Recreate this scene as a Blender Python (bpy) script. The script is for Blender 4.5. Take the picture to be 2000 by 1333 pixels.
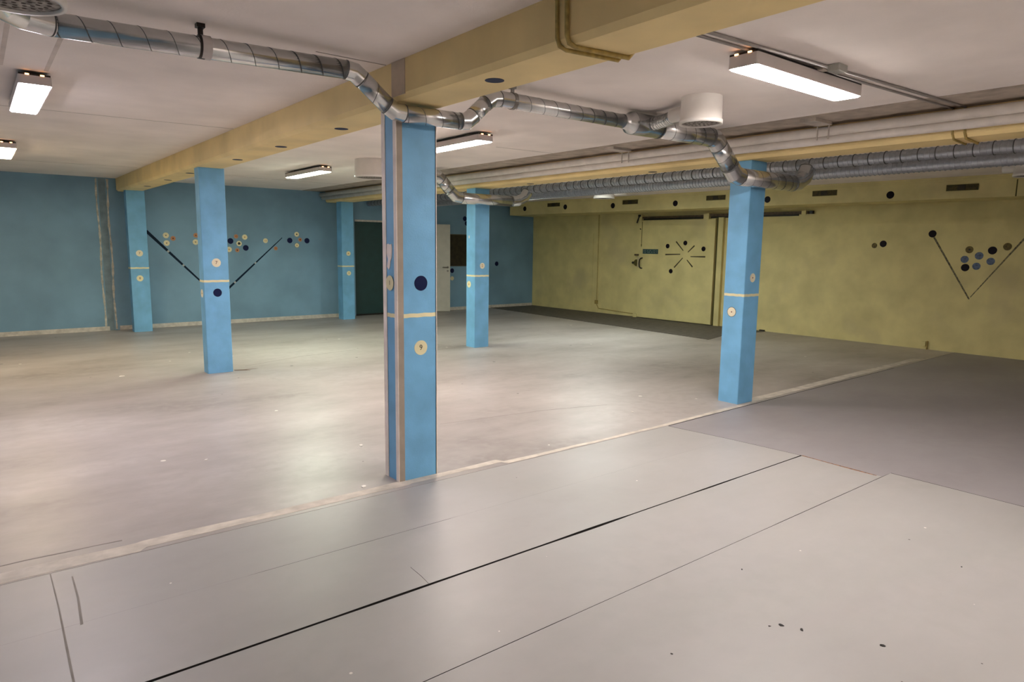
import bpy, bmesh, math, random
from mathutils import Vector, Matrix
random.seed(7)
for o in list(bpy.data.objects): bpy.data.objects.remove(o)
SC = bpy.context.scene
COL = SC.collection

# ------------------------------------------------------------------ camera
cam_d = bpy.data.cameras.new('camera'); cam = bpy.data.objects.new('camera', cam_d); COL.objects.link(cam)
cam_d.sensor_width = 36.0; cam_d.lens = 1321.6/2000*36.0; cam_d.clip_start = 0.05; cam_d.clip_end = 200
RT = Vector((0.7836712, -0.62104034, 0.01297488)); UP = Vector((0.07614701, 0.11677566, 0.99023486)); FW = Vector((0.61649094, 0.77503054, -0.13880409))
M = Matrix((RT, UP, -FW)).transposed().to_4x4(); M.translation = Vector((0, 0, 1.6))
cam.matrix_world = M
SC.camera = cam

# ------------------------------------------------------------------ world, exposure
w = bpy.data.worlds.new('world'); SC.world = w; w.use_nodes = True
w.node_tree.nodes['Background'].inputs[0].default_value = (0.05, 0.05, 0.055, 1)
w.node_tree.nodes['Background'].inputs[1].default_value = 0.2
SC.view_settings.view_transform = 'Standard'; SC.view_settings.look = 'None'
SC.view_settings.gamma = 1.0; SC.view_settings.use_curve_mapping = False
SC.view_settings.exposure = 1.70
LAMP = 34.0            # strength of the lamp diffusers

# ------------------------------------------------------------------ constants of the room
ZC = 2.70              # ceiling
ZB = 2.476             # underside of beams
AY = math.atan(0.0313); AB = math.atan(0.016); AK = math.atan(0.054)

# ------------------------------------------------------------------ materials
def srgb(r, g, b):
    f = lambda c: (c/255/12.92) if c/255 <= 0.04045 else ((c/255+0.055)/1.055)**2.4
    return (f(r), f(g), f(b))
def mat(name, color, rough=0.6, metal=0.0, var=0.06, scale=6.0, bump=0.0, bscale=120.0, color2=None, spec=0.5, blotch=None, emit=None, rvar=0.0):
    """painted / plain surface with mottling of its own colour"""
    m = bpy.data.materials.new(name); m.use_nodes = True
    nt = m.node_tree; N = nt.nodes; L = nt.links
    b = N['Principled BSDF']
    b.inputs['Roughness'].default_value = rough; b.inputs['Metallic'].default_value = metal
    b.inputs['Specular IOR Level'].default_value = spec
    if emit:
        b.inputs['Emission Color'].default_value = (*emit[0], 1); b.inputs['Emission Strength'].default_value = emit[1]
    tc = N.new('ShaderNodeTexCoord')
    geo = N.new('ShaderNodeNewGeometry')
    no = N.new('ShaderNodeTexNoise'); no.inputs['Scale'].default_value = scale; no.inputs['Detail'].default_value = 6
    L.new(geo.outputs['Position'], no.inputs['Vector'])
    mx = N.new('ShaderNodeMix'); mx.data_type = 'RGBA'
    c2 = color2 or tuple(max(0, c*(1-var*3)) for c in color)
    c1 = color if color2 else tuple(min(1, c*(1+var)) for c in color)
    mx.inputs[6].default_value = (*c1, 1); mx.inputs[7].default_value = (*c2, 1)
    ramp = N.new('ShaderNodeMapRange'); ramp.inputs[1].default_value = 0.35; ramp.inputs[2].default_value = 0.7
    L.new(no.outputs['Fac'], ramp.inputs[0]); L.new(ramp.outputs[0], mx.inputs[0])
    out = mx.outputs[2]
    if blotch:
        n2 = N.new('ShaderNodeTexNoise'); n2.inputs['Scale'].default_value = blotch[1]; n2.inputs['Detail'].default_value = 4
        L.new(geo.outputs['Position'], n2.inputs['Vector'])
        r2 = N.new('ShaderNodeMapRange'); r2.inputs[1].default_value = blotch[2]; r2.inputs[2].default_value = blotch[2]+0.15
        L.new(n2.outputs['Fac'], r2.inputs[0])
        mu = N.new('ShaderNodeMath'); mu.operation = 'MULTIPLY'; mu.inputs[1].default_value = blotch[3]; L.new(r2.outputs[0], mu.inputs[0])
        m2 = N.new('ShaderNodeMix'); m2.data_type = 'RGBA'; m2.inputs[7].default_value = (*blotch[0], 1)
        L.new(mu.outputs[0], m2.inputs[0]); L.new(out, m2.inputs[6]); out = m2.outputs[2]
    L.new(out, b.inputs['Base Color'])
    if rvar:
        rr = N.new('ShaderNodeMapRange'); rr.inputs[3].default_value = rough-rvar; rr.inputs[4].default_value = rough+rvar
        L.new(no.outputs['Fac'], rr.inputs[0]); L.new(rr.outputs[0], b.inputs['Roughness'])
    if bump:
        nb = N.new('ShaderNodeTexNoise'); nb.inputs['Scale'].default_value = bscale; nb.inputs['Detail'].default_value = 3
        L.new(geo.outputs['Position'], nb.inputs['Vector'])
        bp = N.new('ShaderNodeBump'); bp.inputs['Strength'].default_value = bump; bp.inputs['Distance'].default_value = 0.004
        L.new(nb.outputs['Fac'], bp.inputs['Height']); L.new(bp.outputs[0], b.inputs['Normal'])
    return m
BLUE = mat('blue_paint', (0.178, 0.445, 0.715), 0.55, var=0.05, scale=5, bump=0.25, bscale=90)
BLUEW = mat('blue_wall_paint', (0.200, 0.355, 0.490), 0.6, var=0.06, scale=1.3, bump=0.25, bscale=90)
YEL = mat('yellow_wall_paint', (0.700, 0.600, 0.275), 0.65, var=0.05, scale=2.5, bump=0.25, bscale=60, blotch=((0.50, 0.42, 0.24), 1.1, 0.56, 0.5))
BEAMY = mat('yellow_beam_paint', (0.880, 0.680, 0.320), 0.6, var=0.05, scale=2.0, bump=0.15, bscale=60)
CEIL = mat('ceiling_plaster', (0.900, 0.815, 0.765), 0.85, var=0.035, scale=1.5, bump=0.2, bscale=70)
NAVY = mat('navy_film', (0.006, 0.010, 0.055), 0.5, var=0.02, spec=0.15)
CREAM = mat('cream_film', (0.82, 0.74, 0.46), 0.55, var=0.04)
PALE = mat('pale_film', (0.82, 0.74, 0.55), 0.55, var=0.04)
ORNG = mat('orange_film', (0.52, 0.24, 0.11), 0.6, var=0.05)
BLACKF = mat('black_film', (0.008, 0.004, 0.008), 0.5, var=0.02, spec=0.15)
BROWNF = mat('faded_brown_film', (0.16, 0.115, 0.03), 0.7, var=0.2, scale=30)
BLUEF = mat('faded_blue_film', (0.13, 0.17, 0.26), 0.7, var=0.15, scale=30)
INK = mat('dark_ink', (0.02, 0.02, 0.015), 0.6)
REDINK = mat('dark_red_ink', (0.12, 0.02, 0.01), 0.6)
ORINK = mat('orange_ink', (0.55, 0.25, 0.05), 0.6)
OUTL = mat('outline_ink', (0.06, 0.05, 0.04), 0.6)
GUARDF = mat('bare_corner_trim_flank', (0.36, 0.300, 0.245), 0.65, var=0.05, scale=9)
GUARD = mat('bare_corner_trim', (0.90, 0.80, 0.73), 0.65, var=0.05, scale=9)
PLASTER = mat('bare_plaster', (0.60, 0.56, 0.53), 0.85, var=0.10, scale=25)
WPLAST = mat('wall_filler', (0.58, 0.55, 0.47), 0.85, var=0.15, scale=12)
WHITE = mat('white_enamel', (0.80, 0.75, 0.70), 0.35, var=0.02)
PIPEW = mat('white_pipe_wrap', (0.78, 0.72, 0.66), 0.55, var=0.04, scale=8, bump=0.1, bscale=50)
BASEB = mat('white_skirting', (0.62, 0.58, 0.52), 0.6, var=0.08, scale=14)
TEAL = mat('dark_green_door_paint', (0.012, 0.050, 0.050), 0.5, var=0.05)
DOORW = mat('off_white_door', (0.52, 0.50, 0.43), 0.5, var=0.03)
BRN = mat('dark_brown_board', (0.030, 0.022, 0.008), 0.6, var=0.2, scale=10)
BRNM = mat('rusty_brown_rail', (0.09, 0.055, 0.025), 0.6, var=0.2, scale=20)
OLIVE = mat('olive_shadow_gap', (0.09, 0.075, 0.012), 0.7)
SLOT = mat('brown_slot', (0.075, 0.055, 0.012), 0.7, var=0.2, scale=30)
METD = mat('dark_metal', (0.02, 0.016, 0.014), 0.45, metal=0.4)
STEEL = mat('steel_hardware', (0.25, 0.23, 0.21), 0.4, metal=0.9)
CONDG = mat('grey_conduit', (0.36, 0.33, 0.31), 0.5)
CONDY = mat('yellow_painted_conduit', (0.42, 0.30, 0.085), 0.6, var=0.12, scale=30)
BOXG = mat('grey_plastic_box', (0.42, 0.42, 0.38), 0.6)
BRKT = mat('painted_bracket', (0.50, 0.44, 0.38), 0.7, var=0.1)
SIGNT = mat('teal_sign', (0.035, 0.085, 0.085), 0.5, var=0.2, scale=40)
SIGNL = mat('sign_lettering', (0.22, 0.25, 0.22), 0.6)
PLATE = mat('dark_floor_plate', (0.115, 0.100, 0.085), 0.7, var=0.12, scale=9, bump=0.3, bscale=40)
UNDER = mat('dark_underfloor', (0.015, 0.012, 0.010), 0.9)
SEAMC = mat('ceiling_crack', (0.30, 0.26, 0.23), 0.9)
STRIP = mat('pale_cement_strip', (0.60, 0.54, 0.47), 0.7, var=0.08, scale=10)
RUST = mat('rusty_seam_dirt', (0.30, 0.13, 0.05), 0.8, var=0.3, scale=50)
DUSTD = mat('dark_debris', (0.012, 0.010, 0.008), 0.8)
CHIPW = mat('white_chip', (0.85, 0.82, 0.76), 0.7)
HOUSE = mat('lamp_housing', (0.62, 0.57, 0.55), 0.5, var=0.01)
GALV = mat('galvanised_steel', (0.62, 0.63, 0.63), 0.22, metal=0.95, var=0.02, scale=30)
GALVR = mat('dull_galvanised_steel', (0.50, 0.53, 0.57), 0.42, metal=0.8, var=0.05, scale=30, rvar=0.04)
SEAM = mat('duct_seam', (0.10, 0.10, 0.10), 0.5, metal=0.6)
SEAML = mat('bright_duct_rib', (0.42, 0.43, 0.45), 0.4, metal=0.8)
PERF = mat('dusty_perforated_plate', (0.42, 0.38, 0.34), 0.8, var=0.25, scale=40)
HOLE = mat('perforation_shadow', (0.06, 0.045, 0.035), 0.9)

def floor_mat(name, c1, c2, c3, rough, specks, spk):
    m = bpy.data.materials.new(name); m.use_nodes = True
    nt = m.node_tree; N = nt.nodes; L = nt.links; b = N['Principled BSDF']
    geo = N.new('ShaderNodeNewGeometry')
    mp = N.new('ShaderNodeMapping'); mp.inputs['Scale'].default_value = (0.55, 1.0, 1.0); L.new(geo.outputs['Position'], mp.inputs[0])
    n1 = N.new('ShaderNodeTexNoise'); n1.inputs['Scale'].default_value = 0.8; n1.inputs['Detail'].default_value = 8; n1.inputs['Roughness'].default_value = 0.62
    L.new(mp.outputs[0], n1.inputs['Vector'])
    n2 = N.new('ShaderNodeTexNoise'); n2.inputs['Scale'].default_value = 9; n2.inputs['Detail'].default_value = 6
    L.new(geo.outputs['Position'], n2.inputs['Vector'])
    r1 = N.new('ShaderNodeMapRange'); r1.inputs[1].default_value = 0.38; r1.inputs[2].default_value = 0.66; L.new(n1.outputs['Fac'], r1.inputs[0])
    r2 = N.new('ShaderNodeMapRange'); r2.inputs[1].default_value = 0.45; r2.inputs[2].default_value = 0.8; L.new(n2.outputs['Fac'], r2.inputs[0])
    a = N.new('ShaderNodeMix'); a.data_type = 'RGBA'; a.inputs[6].default_value = (*c1, 1); a.inputs[7].default_value = (*c2, 1); L.new(r1.outputs[0], a.inputs[0])
    c = N.new('ShaderNodeMix'); c.data_type = 'RGBA'; c.inputs[7].default_value = (*c3, 1); L.new(a.outputs[2], c.inputs[6]); L.new(r2.outputs[0], c.inputs[0])
    out = c.outputs[2]
    if specks:
        v = N.new('ShaderNodeTexVoronoi'); v.inputs['Scale'].default_value = specks; v.inputs['Randomness'].default_value = 1
        L.new(geo.outputs['Position'], v.inputs['Vector'])
        sx = N.new('ShaderNodeSeparateColor'); L.new(v.outputs['Color'], sx.inputs[0])
        th = N.new('ShaderNodeMath'); th.operation = 'MULTIPLY'; th.inputs[1].default_value = spk; L.new(sx.outputs[0], th.inputs[0])
        pw = N.new('ShaderNodeMath'); pw.operation = 'POWER'; pw.inputs[1].default_value = 6; L.new(th.outputs[0], pw.inputs[0])
        lt = N.new('ShaderNodeMath'); lt.operation = 'LESS_THAN'; L.new(v.outputs['Distance'], lt.inputs[0]); L.new(pw.outputs[0], lt.inputs[1])
        gt = N.new('ShaderNodeMath'); gt.operation = 'GREATER_THAN'; gt.inputs[1].default_value = 0.5; L.new(sx.outputs[1], gt.inputs[0])
        d = N.new('ShaderNodeMix'); d.data_type = 'RGBA'; d.inputs[6].default_value = (0.08, 0.07, 0.06, 1); d.inputs[7].default_value = (0.75, 0.72, 0.66, 1); L.new(gt.outputs[0], d.inputs[0])
        e = N.new('ShaderNodeMix'); e.data_type = 'RGBA'; L.new(lt.outputs[0], e.inputs[0]); L.new(out, e.inputs[6]); L.new(d.outputs[2], e.inputs[7]); out = e.outputs[2]
    L.new(out, b.inputs['Base Color'])
    rr = N.new('ShaderNodeMapRange'); rr.inputs[3].default_value = rough-0.08; rr.inputs[4].default_value = rough+0.12; L.new(n1.outputs['Fac'], rr.inputs[0]); L.new(rr.outputs[0], b.inputs['Roughness'])
    bp = N.new('ShaderNodeBump'); bp.inputs['Strength'].default_value = 0.12; bp.inputs['Distance'].default_value = 0.003; L.new(n2.outputs['Fac'], bp.inputs['Height']); L.new(bp.outputs[0], b.inputs['Normal'])
    return m
CONC = floor_mat('worn_concrete', (0.440, 0.400, 0.384), (0.260, 0.226, 0.210), (0.36, 0.322, 0.304), 0.40, 5.0, 0.70)
PANEL = floor_mat('painted_floor_panel', (0.380, 0.363, 0.354), (0.325, 0.309, 0.298), (0.352, 0.336, 0.326), 0.42, 8.0, 0.62)
PANELR = floor_mat('grey_floor_panel', (0.300, 0.278, 0.286), (0.255, 0.234, 0.240), (0.278, 0.256, 0.263), 0.5, 0, 0)

# ------------------------------------------------------------------ mesh helpers
def BM(): return bmesh.new()
def box(bm, lo, hi, mi=0, bevel=0.0):
    vs = [bm.verts.new((x, y, z)) for x in (lo[0], hi[0]) for y in (lo[1], hi[1]) for z in (lo[2], hi[2])]
    idx = [(0, 1, 3, 2), (4, 6, 7, 5), (0, 4, 5, 1), (2, 3, 7, 6), (0, 2, 6, 4), (1, 5, 7, 3)]
    fs = [bm.faces.new([vs[i] for i in q]) for q in idx]
    for f in fs: f.material_index = mi
    if bevel:
        es = list({e for f in fs for e in f.edges})
        r = bmesh.ops.bevel(bm, geom=es, offset=bevel, segments=2, profile=0.6, affect='EDGES')
        for f in r['faces']: f.material_index = mi
def frames(pts):
    """tangent at each joint and a stable normal for a polyline"""
    n = len(pts); T = []
    for i in range(n):
        a = (pts[i]-pts[i-1]).normalized() if i > 0 else None
        b = (pts[i+1]-pts[i]).normalized() if i < n-1 else None
        T.append(((a+b).normalized(), (a.dot((a+b).normalized()))) if a and b else ((a or b), 1.0))
    return T
def tube(bm, pts, r, seg=20, mi=0, cap=True, radii=None):
    pts = [Vector(p) for p in pts]; T = frames(pts)
    d0 = (pts[1]-pts[0]).normalized()
    u = d0.cross(Vector((0, 0, 1)));  u = u if u.length > 0.1 else d0.cross(Vector((0, 1, 0)))
    u.normalize(); rings = []
    prev = d0
    for i, p in enumerate(pts):
        d = (pts[i+1]-p).normalized() if i < len(pts)-1 else (p-pts[i-1]).normalized()
        t, c = T[i]
        seg_in = (p-pts[i-1]).normalized() if i > 0 else d
        q = prev.rotation_difference(seg_in); u = q @ u; prev = seg_in
        v = seg_in.cross(u)
        rr = radii[i] if radii else r
        ring = []
        for k in range(seg):
            a = 2*math.pi*k/seg
            o = u*math.cos(a)*rr + v*math.sin(a)*rr
            # slide along incoming direction onto the mitre plane
            s = -o.dot(t)/seg_in.dot(t)
            ring.append(bm.verts.new(p+o+seg_in*s))
        rings.append(ring)
    for a, b in zip(rings, rings[1:]):
        for k in range(seg):
            f = bm.faces.new((a[k], a[(k+1) % seg], b[(k+1) % seg], b[k])); f.material_index = mi; f.smooth = True
    if cap:
        f = bm.faces.new(rings[0][::-1]); f.material_index = mi
        f = bm.faces.new(rings[-1]); f.material_index = mi
def ring_at(bm, c, d, r, w, mi=0, seg=20, th=0.003):
    """flat band around a duct, axis d"""
    c = Vector(c); d = Vector(d).normalized()
    u = d.cross(Vector((0, 0, 1))); u = u if u.length > 0.1 else d.cross(Vector((0, 1, 0))); u.normalize(); v = d.cross(u)
    prof = [(-w/2, r-0.001), (-w/2, r+th), (w/2, r+th), (w/2, r-0.001)]
    R = [[bm.verts.new(c+d*s+(u*math.cos(2*math.pi*k/seg)+v*math.sin(2*math.pi*k/seg))*q) for k in range(seg)] for s, q in prof]
    for j in range(3):
        for k in range(seg):
            f = bm.faces.new((R[j][k], R[j][(k+1) % seg], R[j+1][(k+1) % seg], R[j+1][k])); f.material_index = mi; f.smooth = False
def helix(bm, a, b, r, pitch, w=0.0022, h=0.0012, mi=1, spt=20, phase=0.0):
    """raised spiral seam of a wound duct"""
    a = Vector(a); b = Vector(b); d = (b-a); Lh = d.length; d.normalize()
    u = d.cross(Vector((0, 0, 1))); u = u if u.length > 0.1 else d.cross(Vector((0, 1, 0))); u.normalize(); v = d.cross(u)
    n = max(3, int(Lh/pitch*spt)); prev = None
    for i in range(n+1):
        t = i/n; ang = 2*math.pi*(t*Lh/pitch)+phase
        o = u*math.cos(ang)+v*math.sin(ang); c = a+d*(t*Lh)
        q = [bm.verts.new(c+d*(-w)+o*(r-0.0005)), bm.verts.new(c+d*(-w*0.6)+o*(r+h)), bm.verts.new(c+d*(w*0.6)+o*(r+h)), bm.verts.new(c+d*w+o*(r-0.0005))]
        if prev:
            for j in range(3):
                f = bm.faces.new((prev[j], prev[j+1], q[j+1], q[j])); f.material_index = mi
        prev = q
def disc(bm, r, th, mi=0, seg=40, wob=0.0):
    """disc standing in the local XZ plane, back at y=0, face at y=-th"""
    P = []
    for k in range(seg):
        a = 2*math.pi*k/seg; rr = r*(1+wob*math.sin(3*a+r*100)*0.6+wob*math.sin(7*a)*0.4)
        P.append((rr*math.cos(a), rr*math.sin(a)))
    back = [bm.verts.new((x, 0, z)) for x, z in P]; front = [bm.verts.new((x, -th, z)) for x, z in P]
    f = bm.faces.new(front); f.material_index = mi
    f = bm.faces.new(back[::-1]); f.material_index = mi
    for k in range(seg):
        f = bm.faces.new((back[k], back[(k+1) % seg], front[(k+1) % seg], front[k])); f.material_index = mi
def prism(bm, P, y0, y1, mi=0):
    """outline P in local XZ, from y0 to y1"""
    a = [bm.verts.new((x, y0, z)) for x, z in P]; b = [bm.verts.new((x, y1, z)) for x, z in P]
    n = len(P)
    for f in (bm.faces.new(a), bm.faces.new(b[::-1])): f.material_index = mi
    for k in range(n):
        f = bm.faces.new((a[k], a[(k+1) % n], b[(k+1) % n], b[k])); f.material_index = mi
def slab(bm, P, z0, z1, mi=0, side=None):
    a = [bm.verts.new((x, y, z0)) for x, y in P]; b = [bm.verts.new((x, y, z1)) for x, y in P]; n = len(P)
    for f in (bm.faces.new(a), bm.faces.new(b)): f.material_index = mi
    for k in range(n):
        f = bm.faces.new((a[k], a[(k+1) % n], b[(k+1) % n], b[k])); f.material_index = mi if side is None else side
def obj(name, bm, mats, parent=None, loc=(0, 0, 0), rz=0.0, label=None):
    bmesh.ops.recalc_face_normals(bm, faces=bm.faces)
    me = bpy.data.meshes.new(name); bm.to_mesh(me); bm.free()
    for m in (mats if isinstance(mats, (list, tuple)) else [mats]): me.materials.append(m)
    o = bpy.data.objects.new(name, me); COL.objects.link(o)
    o.location = loc; o.rotation_euler = (0, 0, rz)
    if parent: o.parent = parent
    if label: o['label'] = label
    return o
def struct(o): o['kind'] = 'structure'; return o
def tag(o, label, cat, group=None):
    o['label'] = label; o['category'] = cat
    if group: o['group'] = group
    return o
def thing(name, label, cat, loc=(0, 0, 0), rz=0.0, group=None):
    o = bpy.data.objects.new(name, None); COL.objects.link(o); o.empty_display_size = 0.1
    o.location = loc; o.rotation_euler = (0, 0, rz); return tag(o, label, cat, group)
def text_mesh(s, size, th=0.0006):
    cu = bpy.data.curves.new('t', 'FONT'); cu.body = s; cu.size = size; cu.align_x = 'CENTER'; cu.align_y = 'CENTER'; cu.extrude = th/2
    cu.resolution_u = 4
    to = bpy.data.objects.new('t', cu); COL.objects.link(to)
    dg = bpy.context.evaluated_depsgraph_get(); me = bpy.data.meshes.new_from_object(to.evaluated_get(dg))
    bpy.data.objects.remove(to)
    me.transform(Matrix.Rotation(math.radians(90), 4, 'X'))
    return me

# faces of the place: origin, viewer's right, out-of-surface
class Face:
    def __init__(s, o, rt, sign=1):
        s.o = Vector(o); s.rt = Vector(rt).normalized(); s.out = s.rt.cross(Vector((0, 0, 1))); s.rz = math.atan2(s.rt.y, s.rt.x); s.sg = sign
    def at(s, a, z, d=0.0):
        p = s.o+s.rt*(a*s.sg)+s.out*d; p.z = s.o.z+z; return p
dyY = Vector((-math.sin(AY), math.cos(AY), 0)); FY = Face((12.393, 0, 0), -dyY, -1)      # yellow wall: a = distance along it
dbB = Vector((math.cos(AB), math.sin(AB), 0)); FB = Face((0, 13.97, 0), dbB)              # blue wall
dkK = Vector((-math.sin(AK), math.cos(AK), 0)); FK = Face((11.71, 0, 0), -dkK, -1)        # bulkhead front
def on(face, name, bm, mats, a, z, d=0.0, parent=None):
    return obj(name, bm, mats, parent, face.at(a, z, d), face.rz)

# ------------------------------------------------------------------ room shell
XL, YF = -2.2, -2.6                      # left and front limits (outside the frame)
bm = BM(); slab(bm, [(XL, 3.80), (4.9, 3.80), (9.9, 3.93), (12.27, 3.99), (11.94, 14.17), (XL, 13.92)], -0.05, 0.0)
FLOOR = struct(obj('floor', bm, CONC))
bm = BM(); slab(bm, [(XL-0.2, YF-0.2), (12.7, YF-0.2), (12.7, 14.5), (XL-0.2, 14.3)], -0.09, -0.06)
struct(obj('floor', bm, UNDER))
def gap_panel(pts_lo, pts_hi, m):
    bm = BM(); slab(bm, pts_lo+pts_hi[::-1], -0.05, 0.0, 0, 1); return struct(obj('floor', bm, [m, UNDER]))
def wob(x0, x1, y, amp, n=24, slope=0.0, f=None):
    out = []
    for i in range(n+1):
        x = x0+(x1-x0)*i/n; a = amp(x) if callable(amp) else amp
        out.append((x, y+slope*(x-x0)+(a if a else 0)))
    return out
def gw(x):      # half width of the broad black joint: it opens and closes along its length
    return 0.0052+0.0055*max(0, math.sin(x*5.1+0.6))*(0.4+0.6*max(0, math.sin(x*1.7+2.6)))+(0.0022 if x < 3.0 else 0.0)
def hw(x):      # thin joint, nearly closed in the middle
    return 0.0001 if 1.9 < x < 3.6 else 0.0013
g = lambda y, w, s, x0=XL, x1=4.99, n=80: [(x0+(x1-x0)*i/n, y+s*w(x0+(x1-x0)*i/n)) for i in range(n+1)]
gap_panel(g(3.205, lambda x: 0.0012 if 1.0 < x < 2.1 else 0.0002, 1, XL, 4.93), [(XL+(4.84-XL)*i/80, 3.796) for i in range(81)], PANEL)
gap_panel(g(2.604, gw, 1), g(3.205, lambda x: 0.0012 if 1.0 < x < 2.1 else 0.0002, -1, XL, 4.93), PANEL)
gap_panel(g(1.995, hw, 1), g(2.604, gw, -1, XL, 4.985), PANEL)
gap_panel([(XL, YF), (5.122, YF)], [(XL, 1.992), (5.122, 1.992)], PANEL)
bm = BM()
slab(bm, [(5.127, YF), (12.55, YF), (12.268, 3.982), (9.9, 3.925), (4.9, 3.796), (4.845, 3.796), (4.935, 3.205), (4.996, 2.60), (4.99, 1.995), (5.127, 1.992)], -0.05, 0.0, 0, 1)
struct(obj('floor', bm, [PANELR, UNDER]))
# hairline joints and marks that belong to the floor
def fline(pts, w, m, par=FLOOR, z=0.0008, name='joint'):
    bm = BM(); P = [Vector((*p, 0)) for p in pts]; L = []; R = []
    for i, p in enumerate(P):
        d = (P[min(i+1, len(P)-1)]-P[max(i-1, 0)]).normalized(); nn = Vector((-d.y, d.x, 0)); ww = w*(0.6+0.8*random.random())/2
        L.append((p+nn*ww)[:2]); R.append((p-nn*ww)[:2])
    slab(bm, L+R[::-1], -0.002, z); return obj(name, bm, m, par)
fline([(4.995, 2.60), (4.985, 2.4), (4.98, 2.2), (4.978, 2.03)], 0.015, RUST)
fline([(5.122, 1.99), (5.124, 1.6), (5.124, 1.25), (5.13, 0.9)], 0.004, UNDER)
fline([(1.605, 2.81), (1.60, 2.70), (1.59, 2.61)], 0.002, UNDER)
fline([(0.182, 3.79), (0.183, 3.4), (0.176, 2.9), (0.17, 2.3)], 0.007, mat('dirty_joint', (0.27, 0.245, 0.225), 0.8))
fline([(0.262, 3.7), (0.26, 3.45), (0.246, 3.19)], 0.008, bpy.data.materials['dirty_joint'])
fline([(-0.3, 4.02), (0.1, 4.035), (0.25, 4.025), (0.40, 4.02), (0.52, 4.01)], 0.010, bpy.data.materials['dirty_joint'])
fline([(2.7, 9.0), (3.6, 9.35), (4.5, 9.5)], 0.008, bpy.data.materials['dirty_joint'])
fline([(5.0, 4.7), (4.3, 4.9), (3.2, 5.05)], 0.005, bpy.data.materials['dirty_joint'])
fline([(4.86, 3.797), (6.0, 3.829), (7.2, 3.860), (8.4, 3.890), (9.9, 3.929)], 0.010, UNDER)
# pale cement strip along the edge of the concrete
bm = BM(); lo = []; hi = []
N_ = 400
for i in range(N_+1):
    x = XL+(11.0-XL)*i/N_
    base = 3.80 if x < 4.9 else 3.80+(x-4.9)*0.026
    if x < 0.6: o1, o2 = 0.010, 0.13
    elif x < 2.2: o1, o2 = 0.045, 0.14
    elif x < 3.0: o1, o2 = 0.06, 0.12
    elif x < 6.4: o1, o2 = 0.012, 0.06
    else: o1, o2 = 0.05, 0.17
    n1 = 0.004*math.sin(x*7.3)+0.002*math.sin(x*17.1+1); n2 = 0.008*math.sin(x*2.1+2)+0.004*math.sin(x*9.0)
    lo.append((x, base+max(0.004, o1+n1))); hi.append((x, base+max(o1+0.02, o2+n2)))
slab(bm, lo+hi[::-1], -0.002, 0.0012); obj('cement_strip', bm, STRIP, FLOOR)

bm = BM(); slab(bm, [(XL-0.2, YF-0.2), (12.9, YF-0.2), (12.9, 14.6), (XL-0.2, 14.4)], ZC, ZC+0.15)
CEILING = struct(obj('ceiling', bm, CEIL))
def cline(a, b, w=0.006):
    a = Vector((*a, 0)); b = Vector((*b, 0)); d = (b-a).normalized(); nn = Vector((-d.y, d.x, 0))*w/2
    bm = BM(); slab(bm, [(a+nn)[:2], (b+nn)[:2], (b-nn)[:2], (a-nn)[:2]], ZC-0.0012, ZC+0.004); obj('joint', bm, SEAMC, CEILING)
cline((-1.5, 7.33), (2.10, 7.05)); cline((-1.5, 12.1), (2.05, 11.7)); cline((4.7, 6.24), (5.88, 6.17)); cline((2.5, 11.95), (5.8, 12.1))
cline((1.65, 3.93), (2.10, 3.93), 0.012); cline((2.11, 3.95), (2.112, 2.3), 0.01)

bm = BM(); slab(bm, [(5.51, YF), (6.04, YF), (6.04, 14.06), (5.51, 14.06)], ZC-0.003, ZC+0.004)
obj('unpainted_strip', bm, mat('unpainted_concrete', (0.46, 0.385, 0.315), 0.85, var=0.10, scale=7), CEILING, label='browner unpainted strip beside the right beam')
fm = mat('faint_ceiling_mark', (0.70, 0.615, 0.555), 0.85, var=0.05)
for x0_ in (0.235, 0.475):
    bm = BM(); slab(bm, [(x0_-0.012, 4.1), (x0_+0.012, 4.1), (x0_+0.014, 5.55), (x0_-0.010, 5.55)], ZC-0.001, ZC+0.004); obj('faint_mark', bm, fm, CEILING)

def wall_box(name, face, a0, a1, z0, z1, d0, d1, m, parent=None):
    bm = BM(); lo = min(a0*face.sg, a1*face.sg); hi = max(a0*face.sg, a1*face.sg)
    box(bm, (lo, -d1, z0), (hi, -d0, z1)); return obj(name, bm, m, parent, face.o, face.rz)
def wall_struct(*k): return struct(wall_box(*k))
WB = wall_struct('wall_back', FB, XL-0.1, 6.70, 0, ZC, -0.15, 0, BLUEW)
WB2 = wall_struct('wall_back', FB, 8.36, 11.95, 0, ZC, -0.15, 0, BLUEW)
wall_struct('wall_back', FB, 6.70, 8.36, 2.14, ZC, -0.15, 0, BLUEW)
WY = wall_struct('wall_right', FY, YF-0.1, 14.35, 0, ZC, -0.15, 0, YEL)
bm = BM(); box(bm, (XL-0.15, YF, 0), (XL, 13.94, ZC)); struct(obj('wall_left', bm, BLUEW))
bm = BM(); box(bm, (XL, YF-0.15, 0), (12.6, YF, ZC)); struct(obj('wall_front', bm, CEIL))
# skirting on the blue wall
wall_struct('baseboard_back', FB, XL, 1.86, 0, 0.075, 0, 0.012, BASEB)
wall_struct('baseboard_back', FB, 2.02, 6.62, 0, 0.075, 0, 0.012, BASEB)
wall_struct('baseboard_back', FB, 8.44, 11.93, 0, 0.075, 0, 0.012, BASEB)
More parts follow.
